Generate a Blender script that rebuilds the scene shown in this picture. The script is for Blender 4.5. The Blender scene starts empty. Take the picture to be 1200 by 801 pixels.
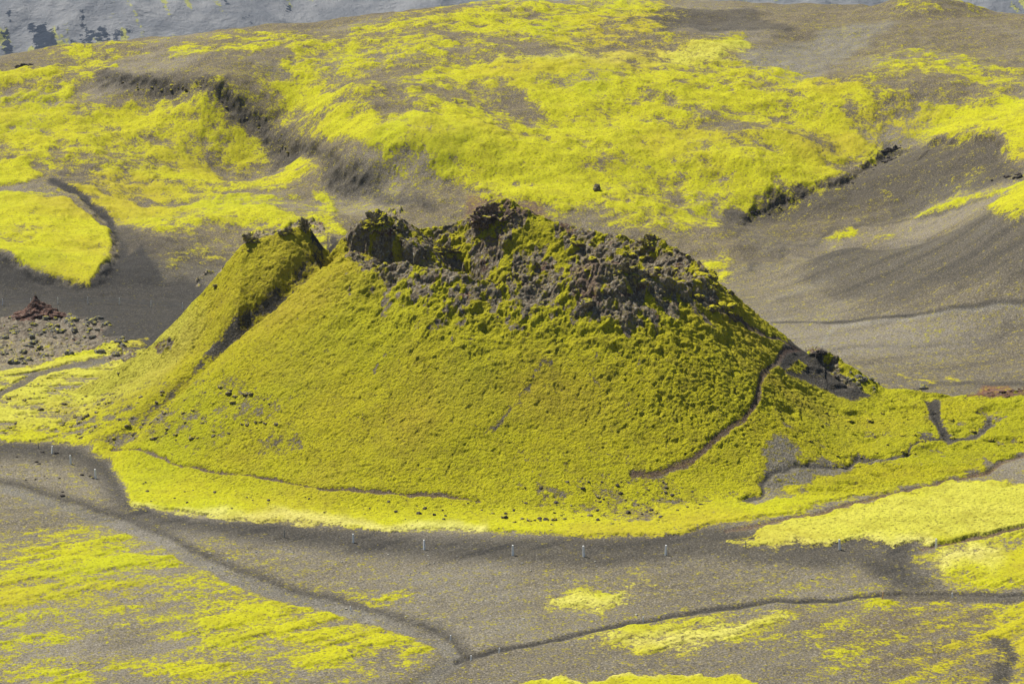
import bpy, math, random
import numpy as np
rng = np.random.default_rng(7)
random.seed(7)
R = math.radians
# ------------------------------------------------------------------ camera
CAM_H, PITCH, F = 96.0, R(13.0), 3403.0          # F: focal length in 1200-px units
sp_, cp_ = math.sin(PITCH), math.cos(PITCH)

def ray(px, py):
    a = (px-600.0)/F; b = -(py-400.5)/F
    return a, cp_+b*sp_, -sp_+b*cp_

# ------------------------------------------------------------------ noise
def _h(ix, iy, seed):
    h = (ix.astype(np.uint32)*np.uint32(374761393) + iy.astype(np.uint32)*np.uint32(668265263)
         + np.uint32((seed*974711+12345) & 0xffffffff))
    h = (h ^ (h >> np.uint32(13)))*np.uint32(1274126177)
    return h ^ (h >> np.uint32(16))
_ANG = np.arange(256)*2*math.pi/256
_GX, _GY = np.cos(_ANG).astype(np.float32), np.sin(_ANG).astype(np.float32)
def pn(x, y, seed=0):
    x = np.asarray(x, np.float64); y = np.asarray(y, np.float64)
    x0 = np.floor(x); y0 = np.floor(y)
    fx = (x-x0).astype(np.float32); fy = (y-y0).astype(np.float32)
    ix = x0.astype(np.int64); iy = y0.astype(np.int64)
    u = fx*fx*fx*(fx*(fx*6-15)+10); v = fy*fy*fy*(fy*(fy*6-15)+10)
    def g(dx, dy):
        k = (_h(ix+dx, iy+dy, seed) & np.uint32(255)).astype(np.int32)
        return _GX[k]*(fx-dx)+_GY[k]*(fy-dy)
    a = g(0,0); b = g(1,0); c = g(0,1); d = g(1,1)
    return ((a+(b-a)*u)+((c+(d-c)*u)-(a+(b-a)*u))*v)*1.5
def fbm(x, y, octv=4, seed=0, gain=.5, lac=2.03):
    s = 0; a = 1.0; t = 0
    for i in range(octv):
        s = s+a*pn(x, y, seed+i*17); t += a; a *= gain
        x = x*lac+3.1; y = y*lac-1.7
    return s/t*1.4
def ridged(x, y, octv=4, seed=0, gain=.5):
    s = 0; a = 1.0; t = 0
    for i in range(octv):
        s = s+a*(1-np.abs(pn(x, y, seed+i*17))*2); t += a; a *= gain
        x = x*2.07+1.3; y = y*2.07+4.1
    return s/t
def worley(x, y, seed=0):
    x0 = np.floor(x).astype(np.int64); y0 = np.floor(y).astype(np.int64)
    best = np.full(np.shape(x), 9.0, np.float32); sec = best.copy(); cid = np.zeros(np.shape(x), np.float32)
    for dx in (-1, 0, 1):
        for dy in (-1, 0, 1):
            h = _h(x0+dx, y0+dy, seed)
            cx = x0+dx+(h & np.uint32(1023))/1023.0
            cy = y0+dy+((h >> np.uint32(10)) & np.uint32(1023))/1023.0
            d = np.sqrt((x-cx)**2+(y-cy)**2).astype(np.float32)
            m = d < best
            sec = np.where(m, best, np.minimum(sec, d))
            cid = np.where(m, ((h >> np.uint32(20)) & np.uint32(1023))/1023.0, cid).astype(np.float32)
            best = np.minimum(best, d)
    return best, sec, cid
def sstep(a, b, x):
    t = np.clip((x-a)/(b-a), 0, 1); return t*t*(3-2*t)

# ------------------------------------------------------------------ terrain heights
# control points: (px, py, height) seen in the picture -> world; thin-plate surface through them
CTRL_PX = [
 (0,801,0.6),(300,801,0.3),(600,801,0),(900,801,0),(1200,801,-.5),(0,700,0.8),(300,700,.3),(600,700,0),(900,700,0),(1200,700,0),
 (0,620,.2),(300,640,0),(600,640,0),(900,640,0),(1080,640,.3),(1200,640,.4),(1050,600,1.2),(1200,590,1.5),(1050,575,1.2),(0,520,.2),(0,460,.2),
 (1000,440,0),(1200,440,.6),(1120,430,0),(1000,385,.6),(1200,385,3),(900,330,0),(1050,330,4),(1200,330,8),(1100,280,8),(1200,230,15),(1000,290,4.5),
 (870,272,1),(900,245,2.0),(960,245,2.6),(1040,225,5.2),(1110,215,8),(1200,200,13.0),
 (1050,180,8.5),(1100,165,12),(1180,160,15),(1000,205,6),
 (850,235,3.5),(800,200,7),(900,200,7.5),(970,180,9),(700,200,7.5),(600,190,9),(500,170,11.5),(430,165,11.5),(430,225,4.0),(500,235,4),(400,110,16.5),
 (800,140,13.5),(900,130,14),(700,140,13.5),(600,130,14.5),(500,115,16.5),(800,75,19.5),(700,70,20),(600,72,20),(500,80,19),(920,85,18.5),(1000,110,17),
 (1100,110,17.5),(1200,110,18.5),(1000,60,20),(1100,60,20.5),(1200,60,21),
 (650,2,25.5),(560,10,24),(480,20,23),(400,30,22),(300,40,20.5),(200,47,19.2),(100,55,17.8),(0,66,16),(750,12,23.5),(840,15,22.6),(890,17,22),(980,14,22.5),(1080,8,24.0),(1165,15,22),(1200,18,22),
 (300,80,18),(200,80,16.8),(100,80,16),(0,90,15),(250,95,16.5),(140,92,15.5),
 (330,140,9.5),(330,190,4),(250,150,8.5),(200,120,12),(100,120,12),(0,120,11.5),(100,165,7.5),(0,165,7),(200,185,4.5),(60,222,3.5),(0,210,3.8),(30,300,3.2),(100,290,2.4),(100,330,1.2),(0,310,2.6),
 (50,345,.2),(150,345,0),(230,330,0),(170,285,.8),(150,240,1.6),(260,245,2.2),(380,255,2.2),(60,380,0),(150,380,0)]
def unproj_h(px, py, h):
    a, b, c = ray(px, py); t = (h-CAM_H)/c
    return a*t, b*t
C = [(*unproj_h(x, y, h), h) for x, y, h in CTRL_PX]
C += [(-300,120,1),(0,120,0),(300,120,0),(-400,300,2),(400,300,2),(-300,450,3),(300,430,18),(-350,620,12),(350,620,16),(0,450,0),(-20,420,0),(30,430,0),(60,470,1),
      (-350,720,-10),(0,740,9),(350,720,4),(-150,740,-14),(-80,740,-7),(-150,680,-4),(150,740,3)]
C = np.array(C, np.float64)
KNOBS = [(*unproj_h(1085, 16, 23), 1.9, 9.5), (*unproj_h(1140, 14, 22.5), 1.0, 5), (*unproj_h(868, 16, 22.2), .9, 6), (*unproj_h(810, 14, 22.6), .7, 7)]
def _tps(d2):
    return np.where(d2 > 1e-9, .5*d2*np.log(d2+1e-12), 0)
SC = 100.0
_P = C[:, :2]/SC
_K = _tps(((_P[:, None]-_P[None])**2).sum(-1))+np.eye(len(_P))*2e-4
_A = np.zeros((len(_P)+3,)*2); n_ = len(_P)
_A[:n_, :n_] = _K; _A[:n_, n_] = 1; _A[:n_, n_+1:] = _P; _A[n_, :n_] = 1; _A[n_+1:, :n_] = _P.T
_W = np.linalg.solve(_A, np.concatenate([C[:, 2], np.zeros(3)]))
def base_h(x, y):
    x = np.asarray(x, np.float64).ravel(); y = np.asarray(y, np.float64).ravel()
    out = np.empty_like(x)
    for s in range(0, len(x), 100000):
        p = np.stack([x[s:s+100000], y[s:s+100000]], 1)/SC
        z = _W[n_]+p@_W[n_+1:]
        for i in range(n_):
            z += _W[i]*_tps((p[:, 0]-_P[i, 0])**2+(p[:, 1]-_P[i, 1])**2)
        out[s:s+100000] = z
    return out
# crater cone in polar form round CC: rim points (x, y, h)
CC = (0.0, 377.0)
RIM = [(-23.0,381,19.6),(-22.6,385,19.8),(-19,385.5,24.4),(-15,390,23.2),(-11.5,394,20.9),(-7,395,21.6),(-2.3,394,22.6),(4.6,391.5,22.6),(11.5,388,21.8),(18,384,21.8),(23,378,21.2),(26.0,372.5,19.0),
       (22,364.5,19.6),(15,362.5,22.6),(10.5,361.5,22.8),(4.6,360.8,20.1),(-2,361.2,20.3),(-7,362,21.3),(-13,366,22.0),(-18.5,368,21.2),(-22.0,374,21.0)]
ra = np.array([math.atan2(y-CC[1], x-CC[0]) for x, y, h in RIM]); rr = np.array([math.hypot(x-CC[0], y-CC[1]) for x, y, h in RIM]); rh = np.array([h for *_, h in RIM])
o_ = np.argsort(ra); ra, rr, rh = ra[o_], rr[o_], rh[o_]
def per(a, v):
    return np.interp(a, np.concatenate([ra[-3:]-2*math.pi, ra, ra[:3]+2*math.pi]), np.concatenate([v[-3:], v, v[:3]]))
BASE = [(-180,58),(-155,60),(-130,56),(-110,54),(-90,52),(-70,53),(-50,55),(-30,52),(-10,50),(10,52),(45,50),(90,48),(135,52),(180,58)]
def seg_dist(x, y, P):
    """distance to polyline, parameter along it (index units), signed side"""
    bd = np.full(x.shape, 1e9); bs = np.zeros(x.shape); sd = np.zeros(x.shape)
    for i in range(len(P)-1):
        ax, ay = P[i][:2]; bx, by = P[i+1][:2]
        dx, dy = bx-ax, by-ay; L = dx*dx+dy*dy+1e-9
        t = np.clip(((x-ax)*dx+(y-ay)*dy)/L, 0, 1)
        ex = x-(ax+t*dx); ey = y-(ay+t*dy); d = np.hypot(ex, ey)
        m = d < bd
        bd = np.where(m, d, bd); bs = np.where(m, i+t, bs); sd = np.where(m, dx*ey-dy*ex, sd)
    return bd, bs, sd
def smax(a, b, k):
    h = np.clip(.5+.5*(a-b)/k, 0, 1); return b+(a-b)*h+k*h*(1-h)
SPUR = [(36,371.5,7.6),(41.5,373,9.0),(45.5,371,6.6),(49,370,4.3),(58,367,4.0),(66,367,5.0),(74,366,4.9),(84,368,4.6),(120,372,5),(180,380,4)]
RIDGE = [(-25.5,384.2,20.6),(-27.2,383.6,23.2),(-30,383.4,23.0),(-36,382.5,20.9),(-42,382.5,14.4),(-49,383,7.2),(-60,384,.2)]
GULLY = [(-23.2,386),(-24.6,381.5),(-30,375.5),(-41,366),(-49,354),(-55,346)]
def cone_parts(x, y):
    dx, dy = x-CC[0], y-CC[1]
    r = np.hypot(dx, dy); a = np.arctan2(dy, dx)
    r1 = per(a, rr); h1 = per(a, rh)
    r2 = np.interp(a, [R(k) for k, _ in BASE], [v for _, v in BASE])
    t = (r-r1)/(r2-r1)
    return r, a, r1, h1, r2, t
def macro_h(x, y):
    shp = np.shape(x)
    x = np.asarray(x, np.float64).ravel(); y = np.asarray(y, np.float64).ravel()
    z = base_h(x, y)
    for (kx, ky, ka, kr) in KNOBS: z += ka*np.exp(-(((x-kx)/kr)**2+((y-ky)/(kr*1.2))**2)**1.5)
    near = (np.abs(x) < 200) & (y > 290) & (y < 450)
    xn, yn = x[near], y[near]
    if xn.size:
        r, a, r1, h1, r2, t = cone_parts(xn, yn)
        tt = np.clip(t, 0, 1)
        lin = np.interp(np.abs(a), [0, .4, 1.2, 2.3, 2.75, math.pi], [.45, .25, .1, .35, 1, 1])
        lin = np.where(a > 0, np.maximum(lin, .5), lin)
        out = h1*(lin*((1-tt)-.10*np.sin(np.pi*tt)*tt)+(1-lin)*(.80*(1-tt)**1.25+.20*(1-tt)**2.4))
        ins = h1-(2.2+5.3*sstep(-25, -17, xn))*np.clip(1-(r/np.maximum(r1, .1))**1.6, 0, 1)
        cn = np.where(t > 0, out, ins)
        # mossy inner tongue and pit
        cn -= 3.2*np.exp(-(((xn+9)/5)**2+((yn-379)/7)**2))*(t < 0)
        cn += 3.0*np.exp(-(((xn+1.8)/5.2)**2+((yn-391.5)/5.5)**2)**1.3)+1.0*np.exp(-(((xn+18.5)/3)**2+((yn-383)/5)**2))
        d, s, _ = seg_dist(xn, yn, GULLY)
        w = np.interp(s, [0, 1, 2, 3, 4, 5], [1.6, 1.8, 2.0, 2.0, 2.2, 3]); dep = np.interp(s, [0, 1, 2, 3, 4, 5], [.3, 1.5, 2.0, 1.9, 1.0, 0])
        rd, rs, _ = seg_dist(xn, yn, RIDGE)
        rhc = np.interp(rs, range(len(RIDGE)), [p[2] for p in RIDGE])
        rfr = yn < np.interp(-xn, [-p[0] for p in RIDGE], [p[1] for p in RIDGE])
        rq = np.clip(rd/np.maximum(np.where(rfr, 1.5*rhc+1.5, 1.05*rhc+1), 1), 0, 1)
        cn = smax(cn, rhc*(1-rq)**1.08, .5)
        cn -= dep*np.exp(-(d/w)**2)
        d, s, side = seg_dist(xn, yn, SPUR)
        hc = np.interp(s, range(len(SPUR)), [p[2] for p in SPUR])
        front = yn < np.interp(xn, [p[0] for p in SPUR], [p[1] for p in SPUR])
        wd = np.where(front, np.interp(s, range(len(SPUR)), [22,22,26,30,30,30,32,34,40,40]), np.interp(s, range(len(SPUR)), [10,9,8,7,8,10,10,11,16,20]))
        q = np.clip(d/wd, 0, 1)
        sp = hc*(1-q)**np.where(front, 1.35, 1.2)
        cn = smax(np.maximum(cn, 0), sp, 1.2)
        cn = np.maximum(cn-.3*np.exp(-np.maximum(cn, 0)*2), 0)
        cn = cn*sstep(290, 302, yn)*sstep(450, 438, yn)*sstep(200, 180, np.abs(xn))
        z[near] = np.maximum(z[near], 0)*np.clip(1-cn/6, 0, 1)+np.minimum(z[near], 0)+cn
    return z.reshape(shp)

_TS = np.concatenate([np.arange(235, 470, .2), np.arange(470, 760, .5)])
def W(pts):
    """picture points -> points on the terrain"""
    out = []
    P = [p for p in pts]
    X = []; Y = []; Z = []
    for (px, py) in P:
        a, b, c = ray(px, py); t = _TS/b
        X.append(a*t); Y.append(_TS); Z.append(CAM_H+c*t)
    X, Y, Z = map(np.array, (X, Y, Z))
    hz = macro_h(X, Y)
    for i in range(len(P)):
        k = np.nonzero(Z[i] <= hz[i])[0]
        j = k[0] if len(k) else len(_TS)-1
        if 0 < j:
            g0 = Z[i, j-1]-hz[i, j-1]; g1 = Z[i, j]-hz[i, j]; f = g0/(g0-g1) if g0 != g1 else 0
            f = min(max(f, 0), 1)
        else: f = 0; j = 1
        out.append((X[i, j-1]+(X[i, j]-X[i, j-1])*f, Y[i, j-1]+(Y[i, j]-Y[i, j-1])*f))
    return out

# ------------------------------------------------------------------ grid
us = np.linspace(-.188, .188, 1060)
side = .188+np.cumsum(np.geomspace(.0006, .02, 60))
us = np.concatenate([-side[::-1], us, side])
ys = np.concatenate([np.arange(20, 255, 5), np.arange(255, 322, .25), np.arange(322, 397, .135), np.arange(397, 470, .36), np.arange(470, 640, .42), np.arange(640, 760, 2.0)])
NU, NY = len(us), len(ys)
GX = (us[None, :]*ys[:, None]); GY = np.repeat(ys[:, None], NU, 1)
print('grid', NU, NY, NU*NY)
Zm = macro_h(GX, GY)
X = GX.ravel(); Y = GY.ravel()

# ------------------------------------------------------------------ painting of surface cover, in ground coordinates
KY = .40                                             # ground y is squeezed so that feathering looks even along the slope
wx = fbm(X*.16, Y*.07, 4, 5)*2.2; wy = fbm(X*.16+40, Y*.07, 4, 9)*4.5
XW, YW = X+wx, (Y+wy)*KY
XP, YP = X+wx*.22, (Y+wy*.22)*KY
def poly_mask(pts, feather=1.0, warp=1.0, world=None):
    P = W(pts) if world is None else world
    P = [(a, b*KY) for a, b in P]
    xs, ysq = (XW, YW) if warp > .5 else (XP, YP)
    x0, x1 = min(p[0] for p in P)-feather, max(p[0] for p in P)+feather
    y0, y1 = min(p[1] for p in P)-feather, max(p[1] for p in P)+feather
    idx = np.nonzero((xs > x0) & (xs < x1) & (ysq > y0) & (ysq < y1))[0]
    m = np.zeros(X.shape, np.float32)
    if not len(idx): return m
    x, y = xs[idx], ysq[idx]
    ins = np.zeros(len(idx), bool)
    n = len(P)
    for i in range(n):
        ax, ay = P[i]; bx, by = P[(i+1) % n]
        c = ((ay > y) != (by > y)) & (x < (bx-ax)*(y-ay)/(by-ay+1e-12)+ax)
        ins ^= c
    d, _, _ = seg_dist(x, y, P+[P[0]])
    m[idx] = sstep(-feather, feather, np.where(ins, d, -d))
    return m
def stroke(pts, w, feather=.5, warp=0, k=KY):
    P = [(a, b*KY) for a, b in W(pts)]
    xs, ysq = (XW, YW) if warp else (XP, YP)
    rr_ = w+feather
    x0, x1 = min(p[0] for p in P)-rr_, max(p[0] for p in P)+rr_
    y0, y1 = min(p[1] for p in P)-rr_, max(p[1] for p in P)+rr_
    idx = np.nonzero((xs > x0) & (xs < x1) & (ysq > y0) & (ysq < y1))[0]
    m = np.zeros(X.shape, np.float32)
    if len(idx):
        d, _, _ = seg_dist(xs[idx], ysq[idx], P)
        m[idx] = 1-sstep(w-feather, w+feather, d)
    return m
moss = np.zeros(X.shape, np.float32)
pale = moss.copy(); olive = moss.copy(); ash = moss.copy(); brown = moss.copy(); rock = moss.copy(); red = moss.copy(); lgrav = moss.copy()
def put(layer, mask, v):
    layer += mask*(v-layer)
exec_paint = True
# ---- cone region
cr, ca, cr1, ch1, cr2, ct = cone_parts(X, Y)
front_edge = W([(0,519),(60,518),(104,522),(126,538),(146,572),(158,592),(232,608),(350,612),(430,619),(560,623),(700,628),(745,628),(838,616),(920,603),(1000,583),(1100,563),(1150,552),(1200,528)])
back_edge = [(110,352),(110,372),(88,371),(74,371.5),(66,372.5),(58,371),(50,373),(48,382),(30,418),(0,424),(-30,420),(-52,398)]
left_edge = W([(172,396),(120,405),(60,425),(0,436)])
M_CONE = poly_mask(None, .8, 0, world=front_edge+[(130,345)]+back_edge+left_edge+[(-120,392),(-120,352)])
rd_, rs_, _ = seg_dist(X, Y, RIDGE)
rq_ = rd_/np.maximum(1.3*np.interp(rs_, range(len(RIDGE)), [p[2] for p in RIDGE])+1, 1)
M_CONE = np.maximum(M_CONE, np.maximum(sstep(1.0, .9, ct), sstep(1.5, 1.2, rq_))*(np.abs(ca) > R(115))*(cr < 75)*(Y > 310))
put(moss, M_CONE, 1.0)
# ---- foreground moss
for v, f, pts in [
 (.42,2.0,[(0,640),(110,612),(200,640),(300,690),(200,712),(120,742),(0,772)]),
 (.74,1.6,[(0,690),(60,645),(130,630),(165,655),(150,680),(100,698),(60,708),(0,716)]),
 (.75,.6,[(150,700),(230,682),(292,682),(230,695),(170,708)]),
 (.42,1.6,[(200,740),(320,695),(420,725),(500,750),(490,775),(300,790),(180,790)]),
 (.72,1.0,[(240,715),(330,697),(400,718),(430,732),(410,752),(380,766),(300,768),(255,760)]),
 (.76,.6,[(400,722),(430,735),(490,745),(508,756),(500,770),(475,784),(478,768),(440,748)]),
 (.7,.7,[(0,747),(60,740),(130,730),(70,750),(0,760)]),
 (.5,1.5,[(0,782),(200,772),(300,762),(250,788),(100,801),(0,803)]),
 (.55,.8,[(350,690),(400,688),(410,695),(360,700)]),
 (.5,.5,[(400,700),(470,690),(480,693),(410,706)]),
 (.8,.5,[(655,702),(685,686),(740,681),(768,683),(740,694),(685,712),(660,714)]),
 (.86,.6,[(692,745),(740,730),(850,722),(930,726),(910,742),(800,748),(720,752)]),
 (1.0,.5,[(590,803),(650,794),(800,794),(880,803),(880,830),(590,830)]),
 (.86,1.4,[(1150,735),(1165,712),(1240,700),(1240,830),(1195,801),(1170,765)]),
 (.34,3.0,[(940,720),(1060,705),(1150,705),(1168,740),(1150,801),(1010,801)]),
 (.9,.8,[(1085,655),(1130,637),(1250,622),(1250,690),(1110,684),(1090,672)]),
 (1.0,.8,[(838,641),(900,617),(1000,590),(1100,570),(1160,563),(1260,580),(1260,622),(1180,626),(1090,637),(1000,633),(900,638)]),
 ]:
    put(moss, poly_mask(pts, f*(1 if v >= .99 else 3.2)), v)
# ---- left and far moss
for v, f, wp, pts in [
 (.97,2.0,1,[(-80,112),(40,106),(100,100),(200,122),(280,138),(330,172),(372,202),(395,218),(300,206),(200,196),(100,186),(-80,190)]),
 (1.0,.5,0,[(-120,220),(0,222),(60,225),(92,246),(130,272),(128,305),(105,336),(80,330),(40,320),(20,308),(0,300),(-120,285)]),
 (1.0,.6,0,[(-120,190),(0,190),(30,190),(48,205),(30,214),(0,215),(-120,214)]),
 (.9,.9,0,[(62,217),(110,217),(150,225),(260,235),(340,243),(425,262),(425,285),(380,275),(280,272),(200,276),(172,271),(140,250),(100,234)]),
 (.85,.8,1,[(130,205),(260,200),(330,214),(420,226),(400,238),(330,233),(250,223),(200,219)]),
 (.55,.8,1,[(180,298),(230,290),(250,300),(200,318)]),
 (.85,.5,1,[(0,88),(60,77),(140,62),(120,74),(50,90),(0,98)]),
 (.85,.5,1,[(30,100),(100,88),(130,80),(90,98),(30,104)]),
 (.7,.6,1,[(200,60),(320,55),(300,66),(200,68)]),
 (.7,.5,1,[(265,60),(300,62),(290,70),(262,68)]),
 (.85,.5,1,[(330,70),(365,80),(372,98),(350,95)]),
 (.85,1.0,1,[(310,100),(370,95),(430,112),(470,90),(520,76),(600,66),(700,62),(800,56),(868,44),(880,55),(850,68),(930,86),(1000,112),(1025,140),(1038,172),(1030,190),(990,212),(900,238),(850,250),(830,262),(780,268),(700,255),(620,238),(560,216),(480,192),(440,186),(400,172),(380,150),(340,125)]),
 (.98,1.2,1,[(400,130),(480,140),(560,150),(640,170),(760,190),(880,210),(980,195),(990,212),(900,236),(850,248),(720,240),(620,225),(540,200),(470,182),(420,168)]),
 (.62,1.5,1,[(440,50),(540,16),(600,4),(720,-2),(790,15),(780,45),(700,50),(600,44),(500,55)]),
 (.60,1.2,1,[(330,44),(400,31),(480,21),(600,4),(560,30),(420,50),(330,52)]),
 (.5,1.2,1,[(60,60),(200,48),(330,38),(330,50),(200,58),(80,66)]),
 (.92,1.0,1,[(1058,142),(1100,112),(1240,108),(1240,178),(1192,185),(1172,168),(1090,164)]),
 (.5,2.0,1,[(1000,95),(1060,60),(1200,75),(1200,108),(1080,118)]),
 (.75,1.0,1,[(930,85),(985,95),(1020,110),(1052,150),(1030,165),(1000,130),(950,100)]),
 (.9,.4,1,[(972,281),(1008,272),(1004,280),(980,286)]),
 (.7,.4,1,[(1025,280),(1060,268),(1055,278),(1030,284)]),
 (.92,.5,1,[(1160,246),(1182,228),(1260,208),(1260,245),(1200,255),(1165,252)]),
 (.75,.35,1,[(1055,254),(1110,236),(1200,212),(1260,198),(1260,206),(1150,232),(1080,254)]),
 (.62,.8,1,[(1110,210),(1130,190),(1150,180),(1146,208),(1130,226),(1095,235)]),
 (.7,.5,1,[(970,205),(1010,212),(1040,228),(1000,232),(975,222)]),
 (.7,.5,1,[(800,292),(850,298),(858,306),(825,302)]),
 (.55,.6,1,[(820,268),(850,268),(850,276),(825,276)]),
 ]:
    put(moss, poly_mask(pts, f*(1 if v >= .99 else 3.6), wp), v)
for v, f, pts in [(.60,3.0,[(110,196),(300,202),(400,216),(435,236),(430,285),(300,282),(170,272),(110,225)]), (.72,3.0,[(-80,118),(100,106),(290,140),(385,208),(300,210),(150,194),(-80,190)]),
                  (.5,2.5,[(330,46),(480,20),(640,0),(780,8),(790,45),(640,60),(480,75),(420,92),(340,80)])]:
    m = poly_mask(pts, f); moss = np.maximum(moss, m*v).astype(np.float32)
put(moss, stroke([(60,212),(180,214),(300,226),(430,244)], .25, .5, 1), .2)
# bare bits within
for v, f, pts in [
 (.25,.8,[(168,165),(200,162),(205,172),(175,174)]),
 (.45,1.5,[(560,110),(620,105),(640,150),(600,165),(560,140)]),
 (.55,2,[(700,60),(860,70),(900,95),(860,110),(760,90)]),
 (.6,2,[(780,140),(820,120),(900,150),(880,180),(800,170)]),
 (.3,.8,[(465,172),(490,180),(480,188)]),
 (.55,1.4,[(430,105),(500,95),(520,130),(450,140)]),
 (.62,1.5,[(0,140),(80,135),(130,150),(60,165),(0,165)]),
 (.5,1.2,[(700,220),(760,240),(760,262),(700,250)]),
 (.12,.9,[(990,140),(1002,135),(1025,170),(1015,178)]),
 ]:
    put(moss, poly_mask(pts, f*2.5), v)
sc = stroke([(120,90),(140,93),(210,101),(270,119),(310,151),(350,176),(400,206),(440,226),(500,240)], 1.3, 1.3, 1)
put(moss, sc, .16); put(brown, sc, .9); put(ash, sc, .62)
put(moss, poly_mask([(335,155),(400,170),(440,188),(500,200),(560,235),(520,260),(440,250),(390,220),(350,190)], .9), .14)
put(brown, poly_mask([(335,155),(400,170),(440,188),(500,200),(560,235),(520,260),(440,250),(390,220),(350,190)], 1.5), .75)
put(moss, poly_mask([(850,250),(900,238),(990,214),(1040,180),(1090,166),(1170,168),(1190,190),(1190,205),(1100,235),(1000,265),(900,290),(840,280)], .6)*.75*(moss < .8), .12)
put(brown, poly_mask([(850,250),(900,238),(990,214),(1040,180),(1090,166),(1170,168),(1190,190),(1200,205),(1100,235),(1000,265),(900,290),(840,280)], .9), .6)
put(ash, poly_mask([(850,250),(900,238),(990,214),(1040,180),(1090,166),(1170,168),(1190,190),(1200,205),(1100,235),(1000,262),(900,285),(840,275)], 1.2), .6)
put(brown, poly_mask([(-50,66),(300,40),(600,0),(760,8),(900,15),(1200,10),(1260,60),(1100,55),(900,35),(780,45),(560,60),(420,95),(300,92),(200,70),(-50,100)], 1.6), .75)
put(brown, poly_mask([(1100,35),(1200,20),(1260,80),(1150,90),(1000,100)], 2), .6)
put(ash, poly_mask([(720,10),(790,8),(880,12),(930,40),(850,38),(780,40)], 1), .55)
put(brown, poly_mask([(1080,760),(1120,700),(1170,715),(1150,801),(1050,801)], 1.5), .9)
put(brown, poly_mask([(940,720),(1060,705),(1150,705),(1168,740),(1150,801),(1010,801)], 2.5), .55)
put(ash, poly_mask([(1155,745),(1175,750),(1190,801),(1160,801)], .7), .7); put(moss, poly_mask([(1157,745),(1172,750),(1188,801),(1168,801)], .6), .2)
put(brown, (Y > 470)*(1-np.clip(lgrav*1.3, 0, 1)), .55)
# far streambed and dark ash
put(lgrav, poly_mask([(870,60),(1000,30),(1060,25),(1000,60),(940,110),(870,80)], 1.2), .8)
put(lgrav, poly_mask([(300,75),(420,55),(560,55),(480,70),(420,90),(320,92)], 1.2), .4)
put(ash, poly_mask([(930,330),(1000,290),(1200,235),(1260,230),(1260,330),(1000,350)], 2.5), .48)
put(ash, poly_mask([(140,268),(230,285),(260,300),(230,350),(150,345)], 2.0), .45)
put(ash, poly_mask([(860,262),(960,250),(1040,235),(1000,270),(930,300),(870,310)], 2.0), .3)
put(brown, (X > 20)*(Y > 380)*(Y < 470), .25)
for w, f, v, pts in [(.8,.5,.8,[(60,212),(90,228),(128,252),(145,285),(140,320),(170,345)]), (1.6,1.2,.55,[(145,265),(180,320),(230,360)])]:
    m = stroke(pts, w, f); put(ash, m, min(1, v*1.2)); put(moss, m, 0.05)
put(ash, poly_mask([(-80,285),(0,302),(40,322),(105,338),(140,300),(165,290),(200,345),(215,380),(120,365),(60,345),(-80,350)], .6, 0), 1.0)  # dark ash of the bank, deepened to carry its shade as well
put(ash, poly_mask([(-60,330),(100,330),(240,330),(240,380),(180,402),(60,375),(-60,390)], 1.2), .9)
put(rock, poly_mask([(-60,378),(40,368),(110,372),(200,385),(190,402),(110,412),(40,430),(-60,425)], .7), .62); put(ash, poly_mask([(-60,360),(60,352),(230,352),(235,385),(150,400),(-60,395)], 1.0), .8)
pth = stroke([(0,462),(45,440),(90,427),(150,418),(190,402)], .75, .4); put(moss, pth, .0); put(ash, pth, .35)
put(moss, stroke([(0,445),(60,436),(110,426)], .3, .2), .0)
put(pale, poly_mask([(-60,436),(60,428),(170,396),(240,385),(140,470),(-60,500)], 1.5), .3)
moss -= poly_mask([(-60,440),(60,428),(170,400),(150,470),(60,505),(-60,512)], 1.5)*sstep(-.15, .45, fbm(X*.14, Y*.30, 4, 57))*.62*(moss > .5)
# ash band at the foot of the crater's moss, tracks
m = stroke([(-40,522),(100,530),(128,552),(165,600),(280,617),(400,632),(500,642),(620,644),(720,644),(830,634),(960,641),(1050,642)], 1.9, 1.7)*(1-M_CONE)
put(ash, m*(moss < .6), .78)
m = poly_mask([(990,640),(1065,645),(1100,690),(1055,697)], 2.0); put(ash, m, .8); put(moss, m, .10)
TRACK_PX = [[(-40,566),(0,572),(90,597),(180,630),(270,675),(350,702),(430,722),(490,740),(520,756),(535,775),(490,801),(470,815)]]
TRACK2_PX = [[(535,775),(600,760),(680,742),(760,725),(900,706),(1040,697),(1120,695),(1260,697)]]
m1 = stroke(TRACK_PX[0], .75, .35); m1d = stroke([(p[0]+9, p[1]-5) for p in TRACK_PX[0]], .8, .9)
put(ash, m1d, .72); put(moss, m1d, .06); put(lgrav, m1, .8); put(ash, m1*.8, .1); put(moss, m1, .0)
m2 = stroke(TRACK2_PX[0], .24, .2); put(ash, m2, .85); put(moss, m2, 0)
m2b = stroke([(1040,700),(1120,699),(1260,703)], .5, .3); put(ash, m2b, .5); put(moss, m2b, .03)
m3 = stroke([(905,378),(950,377),(1050,370),(1130,361),(1200,353),(1260,345)], .26, .2)
put(ash, m3, .65); put(lgrav, stroke([(900,381),(980,380),(1100,368),(1200,358)], .3, .2), .9)
put(ash, stroke([(960,425),(1000,440),(1100,447),(1200,450)], .5, .5), .45)
put(ash, stroke([(880,318),(930,290),(985,272),(1050,255),(1200,215)], .5, .4, 1), .5)
for k, pts in enumerate([[(920,350),(1040,330),(1200,300)], [(940,300),(1050,285),(1200,265)], [(1000,320),(1200,280)], [(960,410),(1100,400),(1200,385)]]):
    put(ash, stroke(pts, .3, .9, 1), .42)
put(moss, poly_mask([(1050,438),(1100,442),(1150,446),(1100,446)], .4), .5)
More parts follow.
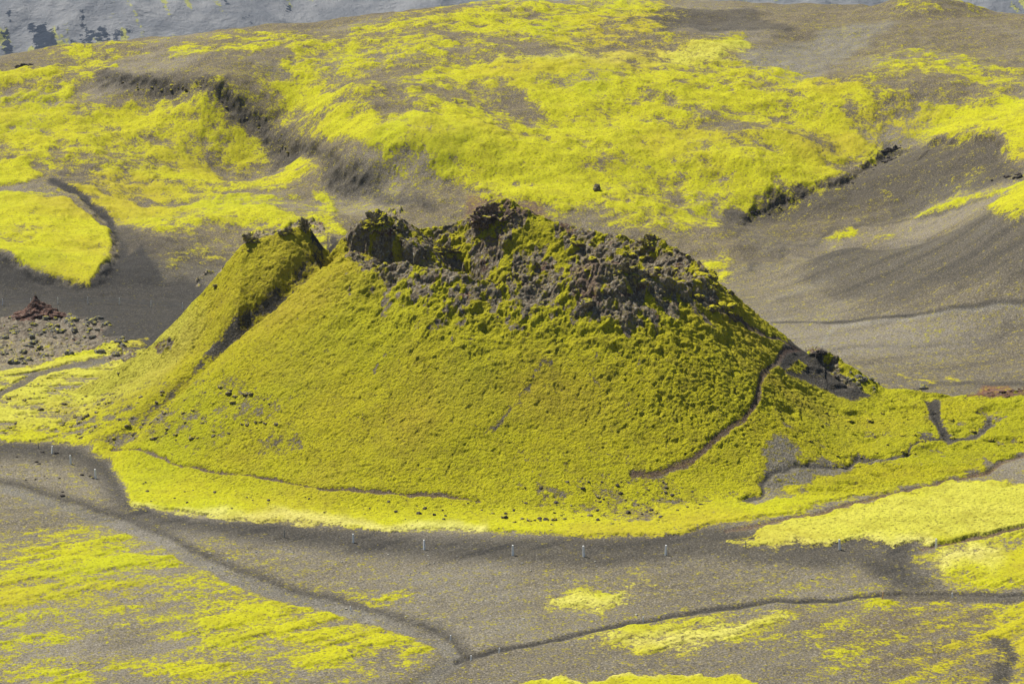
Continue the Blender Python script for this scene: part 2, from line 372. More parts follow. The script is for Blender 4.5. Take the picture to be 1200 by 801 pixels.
put(ash, poly_mask([(620,640),(720,640),(840,634),(1040,640),(1040,655),(900,655),(700,655),(600,655)], .9), .55)
put(lgrav, poly_mask([(400,680),(600,660),(640,740),(520,750),(440,715)], 2), .3)
mk = np.maximum(sstep(1.5, 1.2, rq_), sstep(1.0, .92, ct))*(X < -15)*(Y > 350)
moss = np.maximum(moss, mk).astype(np.float32); ash *= 1-mk; lgrav *= 1-mk; rock *= 1-mk
n1w = fbm(X*.05, Y*.05, 3, 235)
stw = fbm((X*.93+Y*.37)*.03, (Y*.93-X*.37)*.30+.6*n1w, 5, 231)
gs = (Y > 385)*(Y < 475)*(X > 20)*(moss < .4)
ash += gs*.24*sstep(-.1, .5, stw); lgrav += gs*.3*sstep(.0, -.5, stw)
stf = fbm((X*.76+Y*.65)*.05, (Y*.76-X*.65)*.40, 4, 233)
fgm = (Y < 330)*(moss < .4)
ash += fgm*.14*sstep(.0, .5, stf); lgrav += fgm*.25*sstep(-.05, -.5, stf)
# ---- on the crater
def cone_paint(layer, pts, v, f=.5, wp=0): put(layer, poly_mask(pts, f, wp), v)
cm = (cr < 75) & (Y > 310)
FOOT = [[(938,409),(910,421),(893,440),(884,468),(872,490),(840,512),(800,540),(770,552),(740,556)], [(938,409),(905,396),(880,382),(850,364),(815,346)],
        [(130,528),(200,540),(260,552),(380,572),(480,579),(560,585)], [(1230,520),(1190,535),(1155,553),(1050,578),(960,600),(850,622)], [(1230,612),(1180,622),(1100,638),(1080,644)]]
foot = np.zeros(X.shape, np.float32)
for pts, w in zip(FOOT, (.45, .42, .22, .42, .35)):
    foot = np.maximum(foot, stroke(pts, w*.55, .18))
put(moss, foot, 0); put(brown, foot, 1); put(ash, foot, .12); put(red, foot, .30)
put(moss, poly_mask([(1130,552),(1160,540),(1170,552),(1150,560)], .4), .1)
for f, v, pts in [(.35,.02,[(912,426),(945,407),(968,410),(985,430),(1000,448),(1018,460),(1000,470),(975,462),(955,452),(925,440)]),
                  (.4,.05,[(1082,468),(1100,468),(1106,495),(1115,512),(1105,518)]), (.35,.05,[(1108,512),(1140,506),(1160,490),(1165,497),(1145,510),(1110,520)])]:
    m = poly_mask(pts, f, 0); put(moss, m, v); put(ash, m, .8)
put(moss, poly_mask([(922,432),(935,420),(947,430),(935,438)], .25, 0), 1)
m = poly_mask([(878,590),(905,560),(890,525),(910,492),(935,520),(945,545),(1000,535),(980,560),(920,585)], .9); put(moss, m, .10); put(lgrav, m, .6)
m = stroke([(875,585),(940,552),(1000,536),(1050,528),(1100,514)], .22, .2, 1); put(moss, m, .1); put(ash, m, .7)
m = poly_mask([(1130,465),(1150,452),(1180,452),(1230,456),(1230,468),(1180,466)], .35, 0); put(moss, m, .12); put(red, m, 1)
# gully behind the left rib
m = stroke([(392,284),(372,300),(345,335),(300,372),(262,402),(242,424)], .55, .35); m += stroke([(242,424),(215,450),(180,480)], .25, .2)*.6; m = np.clip(m, 0, 1)
put(moss, m*(.62+.6*fbm(X*.7, Y*.4, 2, 81)).clip(0, 1), .05); put(ash, m, .8)
m = poly_mask([(362,290),(385,282),(400,281),(388,298)], .3, 0); put(moss, m, 0); put(ash, m, 1)
n2c = fbm(X*.9, Y*.7, 3, 33)
# rough fissure on the face
m = stroke([(640,412),(612,428),(604,450),(608,468),(590,492),(570,498)], .14, .28, 1); put(moss, m*(.8+.9*n2c).clip(0, 1), .05); put(ash, m*.8, .6)
for pts in [[(700,418),(690,448),(704,480),(690,505)], [(480,395),(452,436),(430,470)], [(765,428),(738,468),(742,500)], [(560,400),(540,440),(545,470)], [(840,430),(815,470),(790,500)], [(330,440),(300,480)]]:
    m = stroke(pts, .05, .30, 1); put(moss, m*.9*(n2c > -.1), .35)
# rocky crown
RK = np.zeros(X.shape, np.float32)
n1 = fbm(X*.22, Y*.22, 4, 31); n2 = fbm(X*.7, Y*.5, 3, 37)
ns = fbm(ca*11+.4*n1, cr*.16, 4, 39)
crown = sstep(.34, .0, ct+n1*.13+.10*ns) * (ct > -.2)
crown *= np.interp(ca, [R(-180), R(-165), R(-140), R(-120), R(-60), R(-30), R(0), R(60), R(120), R(170), R(180)], [.5, .5, .8, 1, 1, 1, .9, .8, .8, .6, .5])
RK = np.maximum(RK, crown*.72*(ct > -.05))
RK = np.maximum(RK, sstep(.02, -.03, ct)*.75*sstep(-1.2, -.2, ct))
RK = np.maximum(RK, poly_mask([(655,300),(700,280),(745,282),(790,310),(800,350),(770,370),(745,398),(728,404),(700,378),(672,345)], 1.2)*.98)
RK = np.maximum(RK, poly_mask([(425,250),(470,245),(490,290),(480,320),(420,320),(405,300)], .8)*.85)
RK *= 1-.9*(X < -22.5)
RK *= 1-poly_mask([(572,304),(600,274),(640,260),(662,278),(664,304),(600,310)], .8)*.97
RK = np.maximum(RK, poly_mask([(225,340),(262,306),(285,276),(345,262),(372,266),(352,274),(300,281),(255,318)], .35)*.75)
RK = np.maximum(RK, poly_mask([(172,412),(190,396),(205,395),(195,410),(175,420)], .3)*.8)
RK = np.maximum(RK, poly_mask([(944,408),(962,405),(985,435),(1000,452),(985,446),(965,425)], .25, 0)*.8)
rmix = sstep(.33, .62, RK+n2*.40+ns*.42+n1*.12-.06)*(RK > .05)
put(red, poly_mask([(545,235),(600,226),(640,250),(625,268),(590,250),(560,262)], .8)+poly_mask([(662,310),(690,300),(700,330),(680,345)], .6)*.8, .5)
put(rock, rmix, 1); put(moss, rmix, .1); put(ash, rmix, .2)
put(moss, (RK > .1)*sstep(.2, .6, fbm(X*.5, Y*.45, 3, 51))*rmix, .8)
# patchy boulder zones in the moss
for pts, a in [([(60,500),(110,470),(220,455),(330,470),(340,505),(200,520),(80,520)], .75), ([(560,575),(640,560),(800,560),(860,585),(760,612),(640,606)], .42), ([(0,445),(150,430),(150,470),(60,505),(0,515)], .25)]:
    m = poly_mask(pts, 2.5); moss -= m*a*(.55+.9*n2).clip(0, 1)*(moss > .5)
m = poly_mask([(690,606),(720,588),(760,590),(770,602),(720,610)], .8); put(moss, m, .45); put(brown, m, .8)
olive = np.maximum(olive, sstep(8, 12, 0*X)*0)
put(olive, M_CONE*np.maximum(sstep(1.2, .38, ct+.1*n1), .8*sstep(1, .5, rq_)), .95)
put(olive, poly_mask([(-80,112),(100,100),(280,138),(372,202),(200,196),(-80,190)], 2), .35)
put(olive, poly_mask([(1040,712),(1260,700),(1260,830),(1040,830)], 3), .9)
put(olive, poly_mask([(870,470),(960,450),(1260,470),(1260,540),(1000,575),(880,580)], 1.5), .8)
moss -= poly_mask([(900,450),(1000,470),(1200,468),(1200,520),(1000,570),(900,560)], 2)*sstep(.15, .5, fbm(X*.22, Y*.3, 4, 97))*.5
# pale dry fringe at moss edges
pl = stroke([(160,597),(232,606),(350,609),(430,615),(560,619)], .9, .8, 1); put(pale, pl, .85)
put(pale, stroke([(845,639),(900,634),(1000,630),(1090,634)], .7, .5, 1), .9)
put(pale, poly_mask([(1085,655),(1130,638),(1170,640),(1150,665),(1100,672)], 1.2), .8)
put(pale, poly_mask([(640,705),(770,676),(760,700),(660,718)], 1), .6); put(pale, poly_mask([(690,748),(850,728),(930,730),(800,752)], 1), .7); put(pale, poly_mask([(590,800),(650,792),(800,792),(880,800),(800,797),(650,797)], .4), .6)
put(lgrav, stroke([(85,432),(110,425),(125,424)], .35, .3), 1); put(moss, poly_mask([(1020,8),(1090,2),(1160,8),(1150,16),(1050,16)], 2), .42)
put(pale, poly_mask([(560,70),(880,52),(900,75),(700,80)], 1.5), .35)
put(pale, poly_mask([(838,641),(900,617),(1160,563),(1260,580),(1260,622),(1000,633)], 1.0), .30)

# streaks and mottles that follow the slope
fl = fbm(X*.05+Y*.02, Y*.10-X*.02, 4, 61)
st = fbm(X*.10-Y*.03, Y*.22+X*.10, 4, 67)
far = sstep(430, 480, Y)
moss += (moss > .15)*(moss < .97)*(fl*.30+st*.34)
moss += far*(moss > .5)*(fbm(X*.09, Y*.06, 5, 71)*.34-.02+.22*fbm(X*.22+Y*.10, Y*.10-X*.06, 4, 79))
moss += far*(Y > 475)*(moss > .12)*(-.46)*sstep(.02, .5, fbm(X*.05+Y*.02, Y*.035-X*.012, 5, 83))
fg = (Y < 320)
al, ac = X*.76+Y*.65, Y*.76-X*.65
sk = fbm(al*.07, ac*.40, 5, 73)
edge = 4*moss*(1-np.clip(moss, 0, 1))
moss += fg*(edge*.42+.08*(moss > .05))*sk*1.2
moss += (1-fg)*edge*fbm(X*.35, Y*.25, 4, 75)*.55
moss += (moss < .1)*(.0+.13*np.maximum(fbm(X*.06, Y*.04, 3, 77), 0))*(1-np.clip(ash, 0, 1))*(1-foot)
moss = np.clip(moss, 0, 1.0)
tone = fbm(X*.035, Y*.03, 3, 91)

# ------------------------------------------------------------------ displacement
dzu = np.gradient(Zm, axis=1)/np.gradient(GX, axis=1)
dzy = (np.gradient(Zm, axis=0)-dzu*np.gradient(GX, axis=0))/np.gradient(GY, axis=0)
nz = 1/np.sqrt(1+dzu**2+dzy**2)
NX, NYv, NZ = (-dzu*nz).ravel(), (-dzy*nz).ravel(), nz.ravel()
slope = 1-NZ
# moss cushions: rounded lumps whose rims catch shadow; stretched along the contour on the flanks
lx, ly = X+.25*fbm(X*.8, Y*.8, 2, 101), Y*1.0+.25*fbm(X*.8, Y*.8, 2, 103)
u1 = lx*.80+ly*.28; v1 = ly*1.15-lx*.30
f1, f2, cid = worley(u1*1.75+.5*n2, v1*1.55, 3)
cush = (1-np.clip(f1, 0, 1)**1.6)
cush2, _, _ = worley(lx*3.4, ly*3.4, 5); cush2 = 1-np.clip(cush2, 0, 1)
onc = np.clip(M_CONE*np.maximum(sstep(1.12, .75, ct), sstep(1, .8, rq_)), 0, 1)
spurm = np.clip(M_CONE*sstep(28, 36, X)*sstep(325, 335, Y), 0, 1)
rough = np.maximum(onc, spurm)
rflank = 1+.8*sstep(8, 22, X)*sstep(.85, .5, ct)
d = moss*(rough*rflank*(.14*(cush-.6)*(.15+1.6*cid**2)+.11*(cush2-.5)+.10*fbm(u1*.5, v1*.4, 4, 111)-.13*sstep(.25, .55, fbm(u1*.9, v1*.5, 3, 117))+sstep(.5, .1, ct)*.35*fbm(u1*.5, v1*.5, 3, 119))+(1-rough)*(.10*(cush-.6)+.05*cush2)+far*(.10*(cush-.6)*cid))
d += rough*.4*fbm(X*.09, Y*.09, 3, 113)
g1, g2, gid = worley(X*.62+.5*n2, Y*.72+.4*n1, 11)
h1_, h2_, hid = worley(X*1.6+.4*n2, Y*1.7, 13)
crag = ridged(X*.16, Y*.17, 5, 121, .6)
rkd = (1.5*(crag-.45)+.75*(gid-.5)*sstep(.02, .4, g2-g1)+.36*(hid-.5)*sstep(.02, .35, h2_-h1_)+.22*fbm(X*2.2, Y*2.2, 3, 131))
RKs = np.clip(RK*1.2, 0, 1)*(cr < 70)
rkd -= (rkd*RKs).sum()/RKs.sum()
d += RKs*(rkd*.75-.15)
d += (rock*(cr >= 60))*(.7*(hid-.4)*sstep(.02, .22, h2_-h1_)+.6*(gid-.4)*sstep(.02, .25, g2-g1))
# scarps and general unevenness beyond the crater
d += far*(1.5*fbm(X*.04, Y*.045, 4, 141)+.8*ridged(X*.075+Y*.05, Y*.04-X*.02, 4, 149)*moss+.22*fbm(X*.25, Y*.25, 4, 143))
d += sc*(.55*(ridged(X*.22, Y*.22, 4, 151)-.55)+.25*(gid-.5))
def step(pts, amp, reach, soft):
    Pq = W(pts)
    dd, ss, sd = seg_dist(X, Y, Pq)
    sg = np.where(sd > 0, 1, -1)*dd
    fade = np.interp(ss, [0, .6, len(Pq)-1.6, len(Pq)-1], [0, 1, 1, 0])
    return amp*fade*np.tanh((sg+.5*n2+.9*n1)/soft)*np.exp(-(dd/reach)**2)
d += step([(100,86),(140,92),(210,99),(270,116),(310,148),(350,172),(400,200),(450,222)], .6, 9, 1.1)*far
d += step([(862,262),(880,247),(930,234),(985,216),(1010,201),(1035,184),(1060,177),(1085,170)], .5, 6, .8)*far
d += step([(108,341),(128,318),(136,296),(133,272),(112,250),(92,234),(66,217)], .5, 4, .8)+step([(-60,298),(0,303),(40,322),(80,332),(106,338)], .5, 4, .8)
d += step([(1085,172),(1100,164),(1165,163),(1190,180)], .6, 6, .8)*far
scr = stroke([(880,245),(930,232),(985,214),(1010,200),(1035,182),(1060,176)], .9, .6)
d += scr*(.6*(ridged(X*.2, Y*.2, 4, 155)-.5))
d += (1-far)*(1-rough)*(1-rock)*(.12*fbm(X*.12, Y*.2, 3, 145)+.04*fbm(X*1.1, Y*1.1, 2, 147))
cut = np.maximum(stroke([(875,585),(940,552),(1000,536),(1050,528),(1100,514)], .3, .4, 1), np.maximum(stroke([(1085,465),(1100,490),(1110,514)], .5, .4), stroke([(1108,514),(1140,508),(1165,492)], .4, .4)))
d -= cut*.3+spurm*.5*sstep(.1, .6, fbm(X*.16+Y*.1, Y*.20-X*.06, 4, 161))
d -= foot*.16+m1*.12+m2*.22
# raised edge where thick moss meets bare ash
d += .22*sstep(.5, .8, moss)*(1-far)*(1-rough)
d += far*.05*sstep(.3, .9, moss)
P = np.stack([X+NX*d, Y+NYv*d, Zm.ravel()+NZ*d], 1)

Z2 = P[:, 2].reshape(NY, NU)
def ground_z(x, y):
    """height of the finished ground below (x, y), bilinear in the fan grid"""
    u = x/y
    i = min(max(int(np.searchsorted(us, u))-1, 0), NU-2); j = min(max(int(np.searchsorted(ys, y))-1, 0), NY-2)
    a = (u-us[i])/(us[i+1]-us[i]); b = (y-ys[j])/(ys[j+1]-ys[j])
    return float((Z2[j, i]*(1-a)+Z2[j, i+1]*a)*(1-b)+(Z2[j+1, i]*(1-a)+Z2[j+1, i+1]*a)*b)

# ------------------------------------------------------------------ materials
def mat_new(name):
    m = bpy.data.materials.new(name); m.use_nodes = True
    nt = m.node_tree; nt.nodes.clear()
    return m, nt
class NT:
    def __init__(s, nt): s.nt = nt
    def n(s, t, **kw):
        nd = s.nt.nodes.new(t)
        for k, v in kw.items():
            if k.startswith('i_'):
                nd.inputs[k[2:].replace('_', ' ')].default_value = v
            else: setattr(nd, k, v)
        return nd
    def l(s, a, b): s.nt.links.new(a, b)
    def attr(s, name): return s.n('ShaderNodeAttribute', attribute_name=name).outputs['Fac']
    def math(s, op, a, b=None, c=None):
        nd = s.n('ShaderNodeMath', operation=op)
        for i, v in enumerate((a, b, c)):
            if v is None: continue
            if isinstance(v, (int, float)): nd.inputs[i].default_value = v
            else: s.l(v, nd.inputs[i])
        return nd.outputs[0]
    def noise(s, pos, scale, detail=4, rough=.55):
        nd = s.n('ShaderNodeTexNoise'); nd.inputs['Scale'].default_value = scale; nd.inputs['Detail'].default_value = detail; nd.inputs['Roughness'].default_value = rough
        s.l(pos, nd.inputs['Vector']); return nd.outputs['Fac']
    def mr(s, v, a, b, c=0, d=1, smooth=True):
        nd = s.n('ShaderNodeMapRange', interpolation_type='SMOOTHSTEP' if smooth else 'LINEAR')
        s.l(v, nd.inputs['Value']); nd.inputs['From Min'].default_value = a; nd.inputs['From Max'].default_value = b; nd.inputs['To Min'].default_value = c; nd.inputs['To Max'].default_value = d
        return nd.outputs['Result']
    def mix(s, f, a, b):
        nd = s.n('ShaderNodeMix', data_type='RGBA')
        if isinstance(f, (int, float)): nd.inputs[0].default_value = f
        else: s.l(f, nd.inputs[0])
        for i, v in ((6, a), (7, b)):
            if isinstance(v, tuple): nd.inputs[i].default_value = (*v, 1)
            else: s.l(v, nd.inputs[i])
        return nd.outputs[2]
MOSS_B, MOSS_O, MOSS_P = (.365, .355, .009), (.355, .322, .009), (.52, .48, .15)
GRAV, BROWN, ASH_C, LG = (.148, .130, .094), (.112, .085, .048), (.034, .032, .029), (.178, .168, .142)
def terrain_material():
    m, nt = mat_new('moss_and_lava_ground'); N = NT(nt)
    pos = N.n('ShaderNodeNewGeometry').outputs['Position']
    nf = N.noise(pos, 3.2, 5, .62); nm = N.noise(pos, .9, 6, .62); nl = N.noise(pos, .16, 4, .55); ng = N.noise(pos, 2.6, 4, .75); ng2 = N.noise(pos, 4.2, 4, .8); no = N.noise(pos, .42, 4, .6)
    # bare ground
    c = N.mix(N.attr('brown'), GRAV, BROWN)
    c = N.mix(N.attr('lgrav'), c, LG)
    c = N.mix(N.mr(nl, .38, .62), c, N.mix(.5, c, N.mix(.5, c, (.105, .088, .062))))
    c = N.mix(N.mr(N.attr('dry'), .35, .75, 0, .75), c, N.mix(.5, c, (.075, .066, .052)))
    c = N.mix(N.mr(N.attr('tone'), .5, .8, 0, .5), c, N.mix(.5, c, (.30, .275, .23)))
    c = N.mix(N.math('MULTIPLY', N.attr('ash'), N.mr(nm, .25, .6, .85, 1.1)), c, ASH_C)
    # grains: dark specks and pale pebbles
    c = N.mix(N.mr(ng2, .49, .40), c, N.mix(.65, c, (.02, .019, .017)))
    pebble = N.math('MULTIPLY', N.mr(ng2, .545, .66), N.math('MULTIPLY_ADD', N.attr('ash'), -.45, .6))
    c = N.mix(pebble, c, (.44, .40, .32))
    # lava rock with grey lichen
    vr = N.n('ShaderNodeTexVoronoi', feature='F1'); vr.inputs['Scale'].default_value = 2.4; N.l(pos, vr.inputs['Vector'])
    rk = N.mix(N.mr(nm, .35, .65), (.088, .070, .048), (.25, .205, .145))
    rk = N.mix(N.mr(N.noise(pos, .35, 3), .58, .7), rk, (.12, .066, .050))
    rk = N.mix(N.math('MULTIPLY', N.mr(nf, .53, .64), .8), rk, (.39, .37, .29))
    rk = N.mix(N.math('MULTIPLY', N.mr(ng, .42, .33), .6), rk, (.015, .014, .013))  # crevice shade painted in, near black where the noise dips
    c = N.mix(N.attr('rock'), c, rk)
    c = N.mix(N.math('MULTIPLY', N.attr('red'), N.mr(nm, .3, .6, .5, 1)), c, N.mix(N.mr(nf, .35, .65), (.07, .034, .026), (.19, .080, .052)))
    # moss
    mo = N.mix(N.attr('olive'), MOSS_B, MOSS_O)
    mo = N.mix(N.attr('pale'), mo, MOSS_P)
    mo = N.mix(N.mr(nl, .35, .65, 0, .35), mo, N.mix(.5, mo, (.33, .36, .012)))
    mo = N.mix(N.mr(nm, .52, .68, 0, .45), mo, N.mix(.6, mo, (.20, .155, .020)))
    mo = N.mix(N.mr(ng, .47, .38, 0, .75), mo, (.085, .075, .012))
    mo = N.mix(N.mr(nf, .55, .7, 0, .35), mo, N.mix(.5, mo, (.66, .60, .14)))
    mo = N.mix(N.mr(no, .46, .66, 0, .72), mo, N.mix(.55, mo, (.20, .175, .016)))
    mo = N.mix(N.mr(N.attr('tone'), .52, .78, 0, .38), mo, N.mix(.55, mo, (.25, .31, .010)))
    mo = N.mix(N.mr(N.attr('dry'), .5, .8, 0, .75), mo, N.mix(.6, mo, (.30, .22, .03)))
    # where the moss cover holds
    am = N.attr('moss')
    cov = N.math('ADD', N.math('MULTIPLY_ADD', am, 1.12, -.50), N.math('MULTIPLY', N.math('SUBTRACT', nm, .5), 2.1))
    cov = N.math('ADD', cov, N.math('MULTIPLY', N.math('SUBTRACT', ng, .5), 3.0))
    cov = N.math('SUBTRACT', cov, N.math('MULTIPLY', N.attr('ash'), .36))
    thin = N.mr(cov, -.45, .05, 0, .7)
    c = N.mix(thin, c, (.215, .168, .022))
    cov = N.mr(cov, -.26, .28)
    c = N.mix(cov, c, mo)
    b = N.n('ShaderNodeBsdfPrincipled'); b.inputs['Roughness'].default_value = .95; b.inputs['Specular IOR Level'].default_value = .08
    N.l(c, b.inputs['Base Color'])
    hgt = N.math('ADD', N.math('MULTIPLY', nf, .75), N.math('ADD', N.math('MULTIPLY', ng, .35), N.math('MULTIPLY', cov, .10)))
    hgt = N.math('ADD', hgt, N.math('MULTIPLY', nm, .22))
    hgt = N.math('MULTIPLY', hgt, N.math('MULTIPLY_ADD', N.attr('lumpy'), .72, .28))
    bp = N.n('ShaderNodeBump'); bp.inputs['Strength'].default_value = 1.0; bp.inputs['Distance'].default_value = .6
    N.l(hgt, bp.inputs['Height']); N.l(bp.outputs[0], b.inputs['Normal'])
    o = N.n('ShaderNodeOutputMaterial'); N.l(b.outputs[0], o.inputs[0])
    return m
M_TERR = terrain_material()
def rock_material(name, dark, light, lichen, mossy):
    m, nt = mat_new(name); N = NT(nt)
    ge = N.n('ShaderNodeNewGeometry'); pos = ge.outputs['Position']
    n1 = N.noise(pos, 1.3, 5, .65); n2 = N.noise(pos, 5, 4, .65)
    c = N.mix(N.mr(n1, .35, .65), dark, light)
    c = N.mix(N.math('MULTIPLY', N.mr(n2, .54, .64), lichen), c, (.34, .33, .28))
    c = N.mix(N.mr(n2, .44, .36), c, tuple(v*.35 for v in dark))
    if mossy > 0:
        sx = N.n('ShaderNodeSeparateXYZ'); N.l(ge.outputs['Normal'], sx.inputs[0])
        k = N.math('ADD', N.math('SUBTRACT', sx.outputs[2], 1.0-mossy), N.math('MULTIPLY', N.math('SUBTRACT', n1, .5), 2.2))
        c = N.mix(N.mr(k, 0, .15), c, N.mix(N.mr(n2, .35, .65), (.27, .24, .008), (.40, .36, .012)))
    b = N.n('ShaderNodeBsdfPrincipled'); b.inputs['Roughness'].default_value = .95; b.inputs['Specular IOR Level'].default_value = .1
    N.l(c, b.inputs['Base Color'])
    bp = N.n('ShaderNodeBump'); bp.inputs['Strength'].default_value = .9; bp.inputs['Distance'].default_value = .3
    N.l(N.math('ADD', n1, N.math('MULTIPLY', n2, .5)), bp.inputs['Height']); N.l(bp.outputs[0], b.inputs['Normal'])
    o = N.n('ShaderNodeOutputMaterial'); N.l(b.outputs[0], o.inputs[0])
    return m
M_LAVA = rock_material('dark_lava', (.088, .070, .048), (.24, .20, .14), .8, .28)
M_LAVAM = rock_material('mossy_lava', (.088, .070, .048), (.23, .19, .135), .7, .55)
M_SCARP = rock_material('brown_lava', (.06, .045, .033), (.15, .115, .08), .25, .25)
M_GREYR = rock_material('lichened_lava', (.09, .085, .075), (.19, .18, .155), .6, .10)
M_DARKR = rock_material('black_lava', (.032, .028, .025), (.09, .075, .062), .2, 0)
M_PURP = rock_material('grey_brown_lava', (.13, .105, .088), (.25, .21, .17), .4, .25)
M_CRAGR = rock_material('rusty_lava', (.085, .058, .046), (.21, .145, .11), .6, .12)
M_REDR = rock_material('red_scoria', (.055, .030, .024), (.15, .080, .055), .5, 0)
M_PALER = rock_material('pale_stone', (.25, .24, .20), (.42, .40, .34), .3, 0)
def plain_material(name, col, rough=.7, amp=.25):
    m, nt = mat_new(name); N = NT(nt)
    tc = N.n('ShaderNodeTexCoord').outputs['Object']
    n1 = N.noise(tc, 9, 4)
    b = N.n('ShaderNodeBsdfPrincipled'); b.inputs['Roughness'].default_value = rough
    N.l(N.mix(N.mr(n1, .3, .7), tuple(v*(1-amp) for v in col), col), b.inputs['Base Color'])
    o = N.n('ShaderNodeOutputMaterial'); N.l(b.outputs[0], o.inputs[0]); return m
M_WHITE = plain_material('white_painted_wood', (.86, .85, .80), .6, .06)
M_WOOD = plain_material('weathered_wood', (.34, .31, .26), .8, .3)
M_WIRE = plain_material('galvanised_wire', (.42, .42, .42), .5, .1)
M_ORANGE = plain_material('faded_orange_wood', (.62, .40, .24), .7, .2)

# ------------------------------------------------------------------ terrain meshes
COL = bpy.context.scene.collection
ATT = {'moss': moss, 'pale': pale, 'olive': olive, 'ash': ash, 'brown': brown, 'rock': rock, 'red': red, 'lgrav': lgrav, 'tone': tone*.5+.5, 'lumpy': np.clip(np.maximum(rough, RKs), 0, 1), 'dry': fbm(X*.02+9, Y*.025, 4, 95)*.5+.5}
G3 = P.reshape(NY, NU, 3)
tu = np.gradient(G3, axis=1); tv = np.gradient(G3, axis=0)
VN = np.cross(tu, tv); VN /= np.linalg.norm(VN, axis=2, keepdims=True)+1e-12
VN = VN.reshape(-1, 3)
jj, ii = np.meshgrid(np.arange(NY-1), np.arange(NU-1), indexing='ij')
v0 = (jj*NU+ii).ravel()
QUADS = np.stack([v0, v0+1, v0+1+NU, v0+NU], 1).astype(np.int64)
def grid_object(name, quads, pts, normals, att, material):
    used, inv = np.unique(quads, return_inverse=True); q = inv.reshape(quads.shape).astype(np.int32)
    me = bpy.data.meshes.new(name)
    me.vertices.add(len(used)); me.loops.add(q.size); me.polygons.add(len(q))
    me.vertices.foreach_set('co', pts[used].astype(np.float32).ravel())
    me.loops.foreach_set('vertex_index', q.ravel())
    me.polygons.foreach_set('loop_start', np.arange(0, q.size, 4, dtype=np.int32))
    me.update(calc_edges=True)
    me.polygons.foreach_set('use_smooth', np.ones(len(q), bool))
    for k, v in att.items():
        a = me.attributes.new(k, 'FLOAT', 'POINT'); a.data.foreach_set('value', np.clip(v[used], 0, 1).astype(np.float32))
    me.materials.append(material)
    if normals is not None: me.normals_split_custom_set_from_vertices(normals[used])
    o = bpy.data.objects.new(name, me); COL.objects.link(o); return o
def structure(o): o['kind'] = 'structure'; return o
cls = np.zeros(X.shape, np.int8)                      # 0 ground
macro_moss = ATT['moss']
hillm = (Y > 500) | ((Y > 470) & (base_h(X, Y) > 4.0) & (X < 60))
cls[hillm] = 2
sl = (Y > 380) & (X > 28) & (~hillm) & (Zm.ravel() > .8)
cls[sl] = 3
mc = (np.clip(sstep(-.2, .2, 1.0-ct), 0, 1) > .5) | (rq_ < .95) | ((X > 33) & (M_CONE > .5) & (Zm.ravel() > 1.2))
cls[mc & (Y < 440)] = 1
cls[(m1 > .5) | (m2 > .5)] = 5
cls[(m3 > .5)] = 6
cls[(foot > .5)] = 4
fc = cls[QUADS[:, 0]]
for k, nm in enumerate(['ground', 'crater_hill', 'moss_hill', 'gravel_slope', 'footpath', 'dirt_track', 'road']):
    q = QUADS[fc == k]
    if len(q): structure(grid_object(nm, q, P, VN, ATT, M_TERR))

# ------------------------------------------------------------------ far mountain and the valley before it
def mountain():
    u = np.linspace(-.34, .34, 620); y = np.concatenate([np.arange(720, 2700, 60), np.arange(2700, 3600, 3.2), np.arange(3600, 5200, 25)])
    gx = u[None]*y[:, None]; gy = np.repeat(y[:, None], len(u), 1)
    x = gx.ravel(); yy = gy.ravel()
    z = np.interp(yy, [720, 1000, 2700, 2880, 3400, 3800, 4400, 5200], [-6, -90, -335, -315, -150, 15, 160, 180])
    w = sstep(2700, 2900, yy)
    z += w*(26*fbm(x*.002+3, yy*.0015, 3, 201)+3.5*fbm(x*.012+yy*.004, yy*.006, 4, 203))
    gl = ridged(x*.011+.4*fbm(x*.005, yy*.005, 2, 207), yy*.003, 4, 209)      # gullies running down the slope
    clf = sstep(-.02, .22, fbm(x*.0045+7.6, yy*.006, 4, 213))
    z += w*(gl-.5)*7*(1+1.2*clf)
    n = len(y); pts = np.stack([x, yy, z], 1)
    j, i = np.meshgrid(np.arange(n-1), np.arange(len(u)-1), indexing='ij'); v = (j*len(u)+i).ravel()
    q = np.stack([v, v+1, v+1+len(u), v+len(u)], 1)
    cliff = sstep(-.05, .40, fbm(x*.040+yy*.011, yy*.009, 5, 221, .6))*sstep(-.35, .25, fbm(x*.0045+3.3, yy*.004, 3, 223))
    mo = sstep(-.1, .4, fbm(x*.006-4, yy*.006, 4, 217))*sstep(.05, .4, fbm(x*.05+yy*.012, yy*.008, 4, 219))
    return grid_object('mountain', q, pts, None, {'cliff': cliff, 'moss': mo}, mountain_material())
